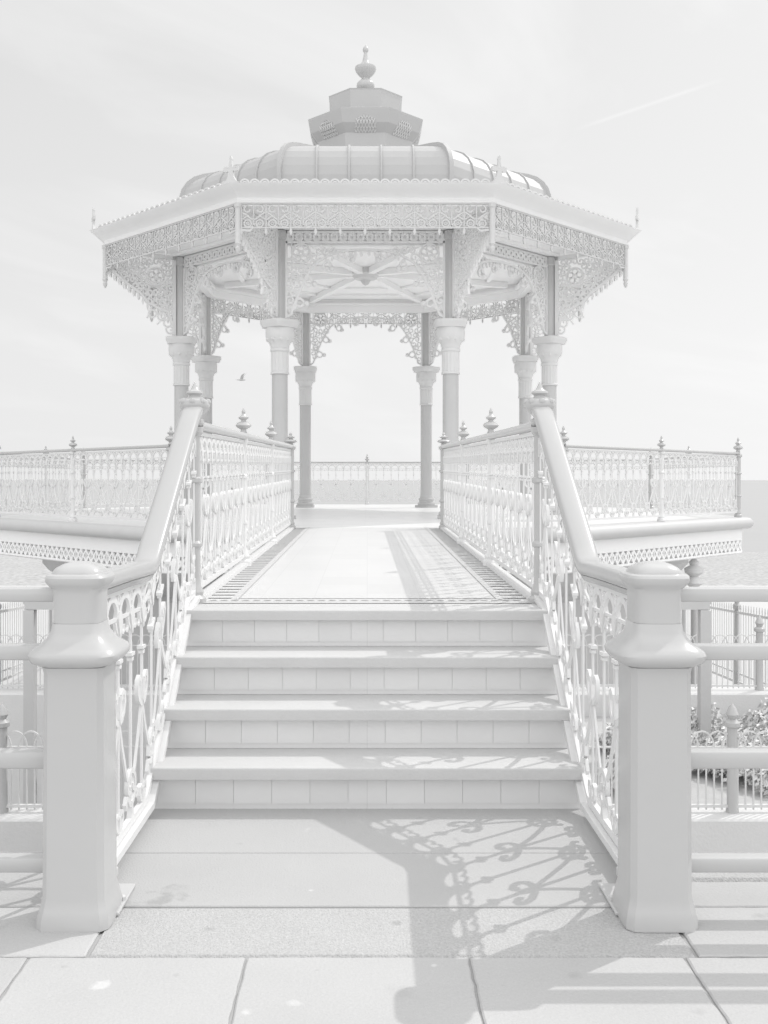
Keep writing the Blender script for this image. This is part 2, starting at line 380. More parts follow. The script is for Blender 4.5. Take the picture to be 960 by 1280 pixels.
for sx in (-1, 1):
    m = MB(); m.sweep([(sx*.96, Y0B+.1, zb(Y0B)-.32), (sx*.96, Y1B, ZE-.32)], [(-.06, -.16), (.06, -.16), (.06, -.13), (.012, -.12), (.012, .12), (.06, .13), (.06, .16), (-.06, .16), (-.06, .13), (-.012, .12), (-.012, -.12), (-.06, -.13)])
    local(m.build('girder', IRON2, fb), fb)
    m = MB(); m.sweep([(sx*.93, Y0B+.12, zb(Y0B)+.012), (sx*.93, Y1B, ZE+.012)], [(-.035, -.012), (.035, -.012), (.03, .012), (-.03, .012)])
    local(m.build('kerb_bar', WHITE2, fb), fb)

# ------------------------------------------------------------------ balustrades
HN = .95
def balus(m, L, mp, p=.19, w=.018, d=.008, first=0):
    n = max(2, round(L/p)); p = L/n
    def rb(pts, ww=w, dd=d, **k): m.ribbon(pts, ww, dd, mp, **k)
    rb([(L*q/(3*n), .935) for q in range(3*n+1)], .022, .016); rb([(L*q/(3*n), .012) for q in range(3*n+1)], .03, .022)
    for i in range(n+1):
        s = i*p; odd = (i+first) % 2
        rb([(s, .02), (s, .855)])
        rb([(s-.026, .672), (s+.026, .672)], .014, .026); rb([(s-.016, .652), (s+.016, .652)], .014, .02)
        rb([(s, .86), (s, .835), (s, .80), (s, .755)], [.03, .066, .04, .008], .022)
        for q in (-1, 1):
            if 0 <= s+q*p*.5 <= L: rb([(s+q*x, z) for x, z in ((.004, .775), (.022, .782), (.04, .80), (.047, .822))], .016, .012)
        rb(ring(s, .905, .019, 8), .01, .012, closed=True)
        if i < n:
            c = s+p/2; r = p/2-.012
            rb([(c-r, .825)]+arc(c, .835, r, PI, 0, 10)+[(c+r, .825)], .026, .012)
            rb([(s, .833), (s+p, .833)], .014, .010)
            rb(curl(c-r*.42, .80, r*.45, r*.2, 0, -PI*1.3, 7), .012); rb(curl(c+r*.42, .80, r*.45, r*.2, PI, PI*1.3, 7), .012)
        if not odd:
            for q in (-1, 1):
                if 0 <= s+q*p*.5 <= L:
                    rb([(s+q*.004, .44)]+[(s+q*x, z) for x, z in ((.035, .445), (.066, .47), (.08, .508), (.073, .54), (.052, .552), (.037, .538), (.041, .52))], .023, .016)
                    rb([(s+q*.004, .445), (s+q*p*.3, .33), (s+q*p*.6, .22), (s+q*(p-.012), .13)], .021)
            rb([(s, .44), (s, .47), (s, .50), (s, .54)], [.016, .034, .026, .006], .024)
        for q in (-1, 1):
            if 0 <= s+q*p*.5 <= L:
                if odd:
                    rb([(s+q*x, z) for x, z in ((.004, .21), (.03, .2), (.052, .175), (.056, .145), (.04, .125), (.022, .135), (.024, .155))], .022, .016)
                    rb([(s+q*x, z) for x, z in ((.004, .075), (.03, .085), (.05, .11), (.07, .12), (.085, .10), (.075, .08))], .02, .014)
                else:
                    rb([(s+q*x, z) for x, z in ((.004, .03), (.03, .045), (.05, .07), (.045, .095), (.025, .1), (.018, .085))], .017, .017)
        rb([(s, .02), (s, .05), (s, .09)], [.05, .028, .012], .02)
def slope_map(path_b, path_t):
    """(s, z) on a panel whose foot and head follow two polylines given as (s, x, y, z)"""
    def at(P, s):
        for a, b in zip(P[:-1], P[1:]):
            if s <= b[0]+1e-6: break
        f = (s-a[0])/(b[0]-a[0]); return [a[k]+(b[k]-a[k])*f for k in (1, 2, 3)]
    def mp(s, z, n):
        b = at(path_b, s); t = at(path_t, s); f = z/HN
        return (b[0]+(t[0]-b[0])*f+n, b[1], b[2]+(t[2]-b[2])*f)
    return mp
FINIAL = [(.018, 0), (.03, .006), (.022, .02), (.022, .03), (.05, .045), (.062, .06), (.05, .08), (.02, .092), (.018, .1), (.036, .112), (.04, .122), (.018, .138), (.012, .15), (.016, .165), (.004, .192)]
def slender_post(mb, x, y, z0, z1, r=.03):
    mb.lathe([(.062, 0), (.062, .035), (.045, .05), (.05, .07), (.036, .1), (r, .14), (r, (z1-z0)*.32), (r*1.35, (z1-z0)*.33), (r*1.35, (z1-z0)*.345), (r, (z1-z0)*.36), (r, (z1-z0)*.68), (r*1.4, (z1-z0)*.69), (r*1.4, (z1-z0)*.71), (r, (z1-z0)*.72), (r, (z1-z0)-.05), (r*1.5, z1-z0-.03), (r*1.5, z1-z0)], 16, (x, y, z0))
ZR0, ZR1 = 1.735, 1.845                                   # bridge handrail top at either end
NW = 5.45
for sx in (-1, 1):
    # stairs: foot follows the flight, then runs level to the bottom post
    X0 = .942
    # same stations on both so the bars stay upright
    ss = [0, .79, .91, 1.79, 2.03]
    ys = [3.39, 4.21, 4.33, 5.21, NW-.03]
    zf = [.075, .075, .15, .80, .815]; zh = [1.085, 1.065, 1.12, 1.70, 1.80]
    foot = [(s, sx*(X0 if i == 0 else .938), y, z) for i, (s, y, z) in enumerate(zip(ss, ys, zf))]
    head = [(s, sx*(X0 if i == 0 else .938), y, z-.045) for i, (s, y, z) in enumerate(zip(ss, ys, zh))]
    t = thing('stair_balustrade', 'white iron balustrade climbing beside the steps, sunlit, left flank' if sx < 0 else 'white iron balustrade climbing beside the steps, in its own shade, right flank', 'balustrade', (sx*.938, 4.3, 0))
    m = MB(); balus(m, 2.03, slope_map(foot, head), .178); local(m.build('iron_panel', WHITE, t, True, 50), t)
    m = MB(); m.sweep([(sx*X0, 3.37, .055), (sx*.938, 4.24, .055), (sx*.938, 4.36, .13), (sx*.938, 5.16, .755), (sx*.938, NW-.03, .80)], [(-.035, -.014), (.035, -.014), (.035, .014), (-.035, .014)])
    local(m.build('bottom_rail', WHITE, t), t)
    m = MB(); m.sweep([(sx*X0, 3.35, 1.085), (sx*.94, 3.8, 1.078), (sx*.938, 4.20, 1.066), (sx*.938, 4.27, 1.085), (sx*.938, 4.34, 1.135), (sx*.938, 4.55, 1.275), (sx*.938, 5.20, 1.708), (sx*.938, 5.32, 1.78), (sx*.938, NW, 1.83)], RAILSEC(.105, .06, .55))
    m.sweep([(sx*X0, 3.35, 1.045), (sx*.94, 3.8, 1.038), (sx*.938, 4.20, 1.026), (sx*.938, 4.27, 1.045), (sx*.938, 4.34, 1.095), (sx*.938, 4.55, 1.235), (sx*.938, 5.20, 1.668), (sx*.938, 5.32, 1.74), (sx*.938, NW, 1.79)], [(-.028, -.012), (.028, -.012), (.04, .012), (-.04, .012)])
    local(m.build('handrail', HRAIL, t, True, 50), t)
    # bottom post
    t = thing('stair_post', ('left' if sx < 0 else 'right') + ' stout grey iron post with wide collar at the foot of the steps', 'post', (sx*.943, 3.29, 0))
    m = MB(); m.lathe([(.118, 0), (.118, .03), (.111, .06), (.102, .10), (.1, .5), (.099, .815), (.103, .835)], 32, (0, 0, 0), 7, PI/32); m.build('shaft', IRON, t, True, 35)
    m = MB(); m.lathe([(.103, .8355), (.115, .84), (.134, .85), (.143, .863), (.145, .876), (.14, .887), (.127, .897), (.11, .909), (.095, .925), (.083, .947), (.079, .973)], 40, (0, 0, 0), 5, PI/40); m.build('collar', IRON, t, True, 35)
    m = MB(); m.lathe([(.0785, .9735), (.0785, 1.066), (.082, 1.084), (.093, 1.095), (.101, 1.107), (.102, 1.12), (.097, 1.128), (.086, 1.132), (.082, 1.133), (.08, 1.139), (.07, 1.151), (.049, 1.162), (.026, 1.168), (.004, 1.17)], 40, (0, 0, 0), 4, PI/40); m.build('cap', IRON, t, True, 35)
    m = MB(); a, b = sorted((-sx*.02, -sx*.125)); m.box(a, b, .0, .24, .0035, .013, .003); a, b = sorted((-sx*.005, -sx*.045)); m.box(a, b, .12, .32, .0135, .045, .006)
    m.lathe([(.013, 0), (.013, .012), (.006, .018)], 6, (-sx*.112, .1, .0135))
    m.build('base_flange', IRON2, t)
    # newel at the head of the steps
    t = thing('stair_newel', ('left' if sx < 0 else 'right') + ' slender grey newel with a leafy knob at the head of the steps', 'newel', (sx*XB, NW, ZD-.01))
    m = MB(); slender_post(m, 0, 0, 0, ZR0-ZD, .031); m.build('shaft', IRON, t, True, 35)
    z = 1.775-ZD+.01
    m = MB(); m.lathe([(.036, z-.045), (.05, z-.03), (.05, z-.012), (.034, z), (.036, z+.012), (.062, z+.03), (.078, z+.05), (.084, z+.072), (.078, z+.09), (.056, z+.104), (.034, z+.112), (.03, z+.12), (.046, z+.132), (.044, z+.142), (.022, z+.155), (.016, z+.168), (.003, z+.195)], 24, (0, 0, 0))
    for k in range(8):
        a = k*PI/4; m.ball((.07*math.cos(a), .07*math.sin(a), z+.085), .02, 8, 5)
    m.build('knob', IRON, t, True, 35)
    # bridge balustrade
    t = thing('bridge_balustrade', ('sunlit white' if sx < 0 else 'shaded white') + ' iron balustrade along the ' + ('left' if sx < 0 else 'right') + ' edge of the tiled footbridge', 'balustrade', (sx*XB, Y0B, ZD))
    py = [NW, 7.60, 9.78, 12.28]
    def zr(y): return ZR0+(ZR1-ZR0)*(y-NW)/(12.28-NW)
    for a, b in zip(py[:-1], py[1:]):
        Lp = b-a-.08
        ft = [(0, sx*XB, a+.04, zb(a)+.06), (Lp, sx*XB, b-.04, zb(b)+.06)]; hd = [(0, sx*XB, a+.04, zr(a)-.03), (Lp, sx*XB, b-.04, zr(b)-.03)]
        m = MB(); balus(m, Lp, slope_map(ft, hd), .178); local(m.build('iron_panel', WHITE, t, True, 50), t)
    m = MB(); m.sweep([(sx*XB, NW+.03, ZR0), (sx*XB, 12.28, ZR1)], RAILSEC(.085, .05)); local(m.build('handrail', IRON, t, True, 50), t)
    for y in py[1:3]:
        m = MB(); slender_post(m, sx*XB, y, zb(y)-.003, zr(y)-.02, .022); p = local(m.build('rail_post', WHITE, t, True, 35), t)
        m = MB(); m.lathe(FINIAL, 16, (sx*XB, y, zr(y)+.02)); m.build('finial', IRON, p, True, 35)
    t = thing('bridge_newel', ('left' if sx < 0 else 'right') + ' thin grey newel with bulb finial where footbridge meets bandstand', 'newel', (sx*XB, 12.28, ZE-.006))
    m = MB(); slender_post(m, 0, 0, 0, ZR1-ZE+.01, .042); m.build('shaft', IRON, t, True, 35)
    m = MB(); m.lathe([(r*1.35, z*.85) for r, z in FINIAL], 16, (0, 0, ZR1-ZE+.02)); m.build('finial', IRON, t, True, 35)

# ------------------------------------------------------------------ bandstand
D = 18.6; T8 = math.tan(PI/8)
bs = thing('bandstand', 'octagonal Victorian seaside bandstand with domed ribbed roof and lacy white iron eaves', 'bandstand', (-.03, D, 0))
m = MB(); m.oct([(6.02, .60), (6.02, ZE-.001)]); m.build('floor', DECKT, bs)
m = MB(); m.side([(5.9, .655)] + [(6.13+.095*math.cos(a), .745+.09*math.sin(a)) for a in [-PI/2+PI*k/6 for k in range(7)]] + [(5.9, .838)]); o = m.build('deck_nosing', IRON2, bs, True, 40); eight(o)
m = MB(); m.side([(6.0, .47), (6.06, .47), (6.06, .65), (6.0, .65)]); m.side([(6.0, .27), (6.065, .27), (6.065, .30), (6.0, .30)])
fa = m.build('deck_fascia', CREAM, bs)
m = MB(); hl = 6.05*T8; mp = plane((0, -6.045, 0), (1, 0, 0)); n = 36; u = 2*hl/n
for i in range(n):
    x = -hl+i*u
    m.ribbon([(x, .30), (x+u/2, .385), (x+u, .47)], .028, .02, mp); m.ribbon([(x, .47), (x+u/2, .385), (x+u, .30)], .028, .024, mp)
    m.ribbon([(x, .30), (x, .47)], .022, .018, mp)
m.build('fretwork', CREAM, fa); eight(fa)
m = MB(); m.oct([(5.3, .24), (5.3, .08), (5.2, -.05), (4.9, -.22), (4.55, -.34), (4.4, -.45), (4.4, -3.0)]); 
m.build('undercroft', IRON2, bs); m = MB(); m.oct([(5.985, .245), (5.985, .6)]); m.build('deck_beam', LACE, bs)
# columns
CR = 3.18/math.cos(PI/8); a0 = -PI/2+PI/8
cxy = (CR*math.cos(a0), CR*math.sin(a0))
m = MB(); m.lathe([(.127, 1.12), (.125, 1.3), (.123, 3.06)], 24, cxy+(0,)); col = m.build('column', IRON, bs, True, 35)
m = MB(); m.lathe([(.20, ZE), (.20, ZE+.05)], 32, cxy+(0,), 6, PI/32); m.lathe([(.185, ZE+.051), (.19, ZE+.075), (.18, ZE+.10), (.155, ZE+.115), (.155, ZE+.15), (.17, ZE+.17), (.165, ZE+.195), (.14, ZE+.21), (.13, ZE+.279)], 24, cxy+(0,)); m.build('column_base', IRON, col, True, 35)
m = MB(); m.lathe([(.126, 3.061), (.146, 3.065), (.146, 3.09), (.137, 3.10), (.137, 3.40), (.15, 3.42), (.15, 3.445), (.14, 3.46)], 32, cxy+(0,), flute=.07, fz=(3.095, 3.405))
m.lathe([(.14, 3.461), (.15, 3.5), (.165, 3.54), (.2, 3.58), (.218, 3.63), (.222, 3.70), (.215, 3.76), (.218, 3.775)], 32, cxy+(0,))
m.lathe([(.225, 3.776), (.228, 3.80), (.248, 3.83), (.25, 3.885), (.24, 3.895)], 32, cxy+(0,), 5, PI/32+PI/8)
for k in range(10):
    a = k*PI/5; m.ball((cxy[0]+.185*math.cos(a), cxy[1]+.185*math.sin(a), 3.60), .036, 8, 5)
m.build('capital', WHITE2, col, True, 35)
m = MB(); m.lathe([(.088, 3.896), (.088, 5.13), (.105, 5.15), (.105, 5.27)], 8, cxy+(0,), None, PI/8-PI/2, 1.05); m.build('pier', IRON, col)
eight(col)
# arch spandrels between the columns
def arch_z(x):
    P = [(0, 4.97), (.3, 4.95), (.55, 4.89), (.75, 4.77), (.88, 4.6), (.97, 4.42), (1.06, 4.2), (1.14, 3.97), (1.2, 3.93)]
    x = abs(x)
    for a, b in zip(P[:-1], P[1:]):
        if x <= b[0]: return a[1]+(b[1]-a[1])*(x-a[0])/(b[0]-a[0])
    return 3.93
def fil(m, mp, x, z, r):
    a = random.uniform(0, 2*PI); g = random.choice((-1, 1))
    x += random.uniform(-.012, .012); z += random.uniform(-.012, .012)
    m.ribbon(curl(x, z, r, r*.28, a, g*PI*2.1, 11), [.03]*6+[.024]*6, random.uniform(.018, .03), mp)
    m.ribbon([(x+r*math.cos(a), z+r*math.sin(a)), (x+r*1.5*math.cos(a-g*.9), z+r*1.5*math.sin(a-g*.9))], .026, random.uniform(.016, .028), mp)
def rosette(m, mp, x, z, r):
    m.ribbon(ring(x, z, r, 20), .03, .045, mp, closed=True); m.ribbon(ring(x, z, r*.22, 8), .02, .03, mp, closed=True)
    for k in range(5):
        a = PI/2+k*2*PI/5; m.ribbon(ring(x+.56*r*math.cos(a), z+.56*r*math.sin(a), r*.32, 10), .022, .035, mp, closed=True)
mp = plane((0, -3.18, 0), (1, 0, 0)); m = MB(); W2 = 1.225
for s in (-1, 1):
    m.ribbon([(s*W2, 3.93), (s*W2, 5.27)], .05, .05, mp); m.ribbon([(s*(W2-.09), 4.25), (s*(W2-.09), 5.1)], .018, .03, mp)
m.ribbon([(-W2, 5.255), (W2, 5.255)], .04, .05, mp); m.ribbon([(-W2, 5.10), (W2, 5.10)], .03, .05, mp)
m.ribbon([(-W2, 5.178), (W2, 5.178)], .12, .012, mp, off=-.012)
for i in range(18): m.ribbon(ring(-W2+.07+i*(2*W2-.14)/17, 5.178, .05, 10), .05, .03, mp, closed=True)
xs_ = [-1.2+2.4*i/48 for i in range(49)]
m.ribbon([(x, arch_z(x)+.02) for x in xs_], .035, .045, mp)
row = 0; z = 4.02
while z < 5.06:
    x = -1.16+(.055 if row % 2 else 0)
    while x < 1.17:
        if z > arch_z(x)+.06 and all(math.hypot(x-s*.99, z-4.93) > .19 for s in (-1, 1)): fil(m, mp, x, z, .060)
        x += .11
    z += .095; row += 1
for s in (-1, 1): rosette(m, mp, s*.99, 4.93, .145)
BALLS = [(.907, 4.157, 1.03, 4.25), (.785, 4.46, .88, 4.58), (.52, 4.70, .58, 4.84), (.20, 4.83, .2, 4.95)]
for s in (-1, 1):
    for x, z, ax, az in BALLS:
        m.ball((s*x, -3.18, z), .045)
        m.ribbon([(s*x, z), (s*(x*.5+ax*.5), z*.5+az*.5), (s*ax, az)], .03, .037, mp)
        m.ribbon(ring(s*(x*.35+ax*.65+.02), z*.35+az*.65-.05, .062, 10), .03, .031, mp, closed=True)
    for k in range(7): m.ribbon([(s*(.06+.09*k), arch_z(.06+.09*k)), (s*(.06+.09*k), arch_z(.06+.09*k)-.05), (s*(.06+.09*k), arch_z(.06+.09*k)-.08)], [.02, .05, .02], .025, mp)
    m.ribbon(curl(s*1.12, 4.12, .07, .03, PI/2, s*PI*1.5, 10), .03, .029, mp); m.ribbon(ring(s*1.1, 4.32, .05, 10), .03, .033, mp, closed=True)
o = m.build('arch_spandrel', LACE, bs, True, 40); eight(o)
# eave brackets at the corners, running out from each column
dirv = Vector((math.cos(a0), math.sin(a0), 0)); mp = plane((0, 0, 0), dirv); m = MB()
def br_z(r):
    P = [(3.5, 3.93), (3.6, 4.05), (3.66, 4.3), (3.85, 4.36), (4.02, 4.45), (4.15, 4.6), (4.42, 4.78), (4.66, 4.98), (4.75, 5.06)]
    for a, b in zip(P[:-1], P[1:]):
        if r <= b[0]: return a[1]+(b[1]-a[1])*(r-a[0])/(b[0]-a[0])
    return 5.06
m.ribbon([(3.57, 3.93), (3.57, 5.3)], .06, .05, mp); m.ribbon([(3.54, 5.25), (4.72, 5.32)], .07, .05, mp)
rs = [3.56+1.18*i/30 for i in range(31)]
m.ribbon([(r, br_z(r)+.02) for r in rs], .04, .045, mp)
row = 0; z = 4.05
while z < 5.24:
    r = 3.63+(.05 if row % 2 else 0)
    while r < 4.72:
        if z > br_z(r)+.05 and math.hypot(r-3.88, z-4.92) > .19: fil(m, mp, r, z, .058)
        r += .1
    z += .086; row += 1
rosette(m, mp, 3.88, 4.92, .145)
for r, z in ((3.86, 4.1), (4.03, 4.2), (4.58, 4.82)): m.ball(tuple(dirv*r)+(z,), .052)
for a, b in (((3.86, 4.1), (3.76, 4.22)), ((4.03, 4.2), (3.95, 4.40)), ((4.58, 4.82), (4.56, 4.92)), ((3.64, 4.02), (3.57, 4.0))): m.ribbon([a, b], .03, .042, mp)
for r, z in ((3.68, 4.13), (3.78, 4.24), (3.94, 4.28), (3.64, 4.02)): m.ribbon(ring(r, z, .065, 10), .034, random.uniform(.026, .036), mp, closed=True)
for i in range(9):
    r = 4.02+.08*i; m.ribbon([(r, br_z(r)), (r, br_z(r)-.06), (r, br_z(r)-.12)], [.02, .045, .008], .03, mp)
o = m.build('eave_bracket', LACE, bs, True, 40); eight(o)
# ceiling, soffit, ring beam, beams, boss
m = MB(); m.oct([(4.36, 5.335), (4.36, 5.365)]); m.build('ceiling', CREAM, bs)
m = MB(); m.side([(3.02, 5.06), (3.14, 5.06), (3.14, 5.334), (3.02, 5.334)]); m.side([(2.97, 5.2), (3.018, 5.2), (3.018, 5.26), (2.97, 5.26)]); m.side([(3.22, 5.281), (3.34, 5.281), (3.34, 5.333), (3.22, 5.333)]); o = m.build('ring_beam', CREAM, bs); eight(o)
m = MB(); dv = dirv; lat = Vector((-dv.y, dv.x, 0))
vs = [tuple(dv*r+lat*q+Vector((0, 0, z))) for r in (.25, 3.0) for q, z in ((-.06, 5.333), (.06, 5.333), (.06, 5.225), (-.06, 5.225))]
m.add(vs, [(0, 1, 2, 3), (4, 7, 6, 5), (0, 4, 5, 1), (1, 5, 6, 2), (2, 6, 7, 3), (3, 7, 4, 0)]); o = m.build('ceiling_beam', CREAM, bs); eight(o)
m = MB(); m.side([(1.6, 5.29), (1.68, 5.29), (1.68, 5.334), (1.6, 5.334)]); m.side([(2.35, 5.29), (2.43, 5.29), (2.43, 5.334), (2.35, 5.334)]); o = m.build('purlin', CREAM, bs); eight(o)
m = MB(); m.lathe([(.3, 5.334), (.3, 5.24), (.24, 5.22), (.2, 5.17), (.1, 5.15), (.06, 5.08), (.004, 5.05)], 16); m.build('ceiling_boss', WHITE2, bs, True, 35)
# gutter, cresting, fringe, pendants, acroteria
m = MB(); m.side([(4.32, 5.375), (4.40, 5.375), (4.405, 5.40), (4.385, 5.412), (4.39, 5.45), (4.43, 5.49), (4.50, 5.53), (4.58, 5.575), (4.61, 5.60), (4.57, 5.605), (4.30, 5.60)]); o = m.build('gutter', GUTTER, bs, True, 30); eight(o)
mp = plane((0, -4.52, 0), (1, 0, 0)); m = MB(); hl = 4.5*T8-.1; n = 25; u = 2*hl/n
for i in range(n):
    c = -hl+(i+.5)*u; m.ribbon(arc(c, 5.606, u*.43, 0, PI, 10), .026, .025, mp); m.ribbon(arc(c, 5.61, u*.2, 0, PI, 6), .02, .02, mp)
m.ribbon([(-hl, 5.612), (hl, 5.612)], .014, .03, mp); o = m.build('cresting', FRINGE, bs); eight(o)
mp = plane((0, -4.37, 0), (1, 0, 0)); m = MB(); hl = 4.37*T8-.05; n = 10; u = 2*hl/n
m.ribbon([(-hl, 5.365), (hl, 5.365)], .02, .03, mp); m.ribbon([(-hl, 5.025), (hl, 5.025)], .016, .025, mp)
for i in range(n):
    c = -hl+(i+.5)*u
    m.ribbon([(c-u/2, 5.36), (c-u/2, 5.02), (c-u/2, 4.97), (c-u/2, 4.92)], [.016, .016, .045, .01], .022, mp)
    m.ribbon([(c, 5.36), (c, 5.03)], .012, .018, mp)
    for s in (-1, 1):
        m.ribbon(curl(c+s*.085, 5.285, .058, .03, PI/2, -s*PI*1.5, 11), .022, .022, mp)
        m.ribbon([(c+s*.015, 5.14), (c+s*.06, 5.17), (c+s*.11, 5.21), (c+s*.16, 5.24)], .02, .022, mp)
        m.ribbon([(c+s*.165, 5.14), (c+s*.12, 5.17), (c+s*.07, 5.2)], .016, .02, mp)
        m.ribbon(ring(c+s*.085, 5.085, .052, 10), .02, .022, mp, closed=True); m.ribbon(ring(c+s*.085, 5.085, .02, 6), .012, .018, mp, closed=True)
        m.ribbon(curl(c+s*.03, 5.06, .03, .015, 0, s*PI*1.2, 7), .014, .018, mp)
m.ribbon([(-hl, 4.995), (-hl+.12, 4.98), (-hl+.16, 5.02)], .03, .02, mp); m.ribbon([(hl, 4.995), (hl-.12, 4.98), (hl-.16, 5.02)], .03, .02, mp)
o = m.build('fringe', FRINGE, bs); eight(o)
vr = 4.37/math.cos(PI/8); c0 = dirv*vr
m = MB(); m.lathe([(.012, 4.66), (.03, 4.70), (.04, 4.735), (.03, 4.765), (.05, 4.80), (.042, 4.82), (.04, 5.30), (.055, 5.32), (.055, 5.374)], 8, tuple(c0)+(0,) if False else (c0.x, c0.y, 0), None, a0, 1); o = m.build('pendant_post', FRINGE, bs); eight(o)
mp = plane(dirv*(4.60/math.cos(PI/8)-.06), (-dirv.y, dirv.x, 0)); m = MB()
half = [(-.15, 5.60), (-.085, 5.635), (-.045, 5.70), (-.035, 5.775), (-.06, 5.765), (-.115, 5.775), (-.12, 5.83), (-.07, 5.845), (-.03, 5.83), (-.018, 5.92), (-.022, 5.95), (-.008, 5.99)]
m.poly(half+[(-x, z) for x, z in half[::-1]], .04, mp)
o = m.build('acroterion', FRINGE, bs); eight(o)
# roof
PR = [(4.48, 5.59), (3.6, 5.80), (3.22, 5.93), (3.16, 6.0), (3.18, 6.15), (3.175, 6.30), (3.14, 6.43), (3.07, 6.545), (2.97, 6.635), (2.83, 6.70), (2.6, 6.765), (2.2, 6.86), (1.6, 7.02), (.9, 7.22)]
m = MB(); m.oct(PR); m.build('roof', ROOF, bs)
for xo in (-.75, -.25, .25, .75):
    pts = [(r, z) for r, z in PR[2:] if r*T8 > abs(xo)+.02]
    m = MB(); mp = plane((xo, 0, 0), (0, -1, 0)); m.ribbon([(r, z+.002) for r, z in pts], .045, .028, mp); o = m.build('roof_rib', ROOF, bs, True, 50); eight(o)
m = MB(); m.ribbon([(r/math.cos(PI/8), z+.02) for r, z in PR[2:]], .085, .07, plane((0, 0, 0), dirv)); o = m.build('hip_rib', ROOF, bs, True, 50); eight(o)
m = MB(); m.oct([(.86, 7.05), (.86, 7.60), (.98, 7.745), (1.04, 7.96), (1.045, 7.985), (.67, 8.125), (.655, 8.14), (.665, 8.44), (.675, 8.465), (.30, 8.60), (.29, 8.605)]); lan = m.build('lantern', ROOF, bs)
m = MB()
def lmap(s, z, n):
    r = .86+(z-7.60)*(.98-.86)/.145 if z < 7.745 else .98+(z-7.745)*.06/.215
    return (s, -(r+.008)-n, z)
for q in range(-4, 5):
    zt = lambda s: 7.89-.5*s*s-.25*abs(s)
    for g in (-1, 1):
        pts = [(q*.055+g*(z-7.60)*.55, z) for z in [7.60+.02*k for k in range(16)]]
        pts = [p for p in pts if abs(p[0]) < .19 and p[1] < 7.875-2.6*p[0]**2]
        if len(pts) > 1: m.ribbon(pts, .013, .012, lmap)
m.build('lattice_window', WHITE2, lan)
for k in range(1, 8):
    c = lan.children[0].copy(); C.objects.link(c); c.parent = lan; c.rotation_euler = (0, 0, k*PI/4)
m = MB(); m.lathe([(.13, 8.60), (.10, 8.63), (.10, 8.65)] + [(.165*math.sin(a)+.005, 8.765-.125*math.cos(a)) for a in [.6+1.95*k/8 for k in range(9)]] + [(.07, 8.90), (.085, 8.925), (.13, 8.96), (.185, 9.03), (.20, 9.08), (.195, 9.11), (.13, 9.135), (.09, 9.16), (.06, 9.23), (.04, 9.32), (.03, 9.38), (.05, 9.41), (.055, 9.44), (.045, 9.475), (.02, 9.50), (.004, 9.53)], 24)
m.build('finial', IRON, bs, True, 35)

# ------------------------------------------------------------------ deck railing round the platform
dr = thing('deck_railing', 'ornate white iron railing with grey rail and finials round the bandstand platform', 'railing', (0, D, ZE))
RA = 5.98; hl = RA*T8; zt = 1.865
def ppost(x, z0=ZE, r=.03, scale=1.0):
    m = MB(); slender_post(m, x, -RA, z0-ZE, zt-.02-ZE, r); p = m.build('rail_post', IRON if scale > 1 else WHITE, dr, True, 35)
    m = MB(); m.lathe([(a*scale, b*scale) for a, b in FINIAL], 16, (x, -RA, zt+.015-ZE)); m.build('finial', IRON, p, True, 35); return p
def pan(x0, x1):
    m = MB(); Lp = x1-x0; f = lambda s, z, n: (x0+s, -RA-n, .07+z*(zt-.03-.07-ZE)/HN)
    balus(m, Lp, f, .185, .018, .009); return m.build('iron_panel', WHITE, dr, True, 50)
pc = ppost(-hl, r=.042, scale=1.25); eight(pc)
pm = ppost(0); pm.rotation_euler = (0, 0, PI/4); eight(pm, range(2, 8))
pl = pan(-hl+.05, -.035); pr = pan(.035, hl-.05)
for o in (pl, pr): o.rotation_euler = (0, 0, PI/4); eight(o, range(2, 8))
pan(-hl+.05, -XB-.05); pan(XB+.05, hl-.05)
m = MB(); m.sweep([(-hl, -RA, zt-ZE), (hl, -RA, zt-ZE)], RAILSEC(.075, .045)); o = m.build('handrail', IRON, dr, True, 50); o.rotation_euler = (0, 0, PI/4); eight(o, range(2, 8))
for s in (-1, 1):
    m = MB(); m.sweep([(s*XB, -RA, zt-ZE), (s*hl, -RA, zt-ZE)], RAILSEC(.075, .045)); m.build('handrail', IRON, dr, True, 50)

# ------------------------------------------------------------------ promenade railings beside the bottom posts
RY = 3.31
for sx in (-1, 1):
    t = thing('promenade_railing', 'plain grey iron bar railing along the pavement edge, running ' + ('left' if sx < 0 else 'right') + ' from the stair post', 'railing', (sx*1.03, RY, 0))
    for z, hh in ((1.058, .046), (.868, .05), (.515, .058), (.17, .05)):
        m = MB(); m.sweep([(sx*.0, 0, z), (sx*14, 0, z)], RAILSEC(.06, hh, .28)); m.build('rail', IRON, t, True, 50)
    for k in range(1, 7):
        m = MB(); m.lathe([(.09, 0), (.09, .04), (.06, .07), (.05, .1), (.045, .98), (.06, 1.02), (.06, 1.09), (.03, 1.13), (.004, 1.14)], 16, (sx*2.3*k, 0, 0), 4); m.build('rail_post', IRON, t, True, 35)

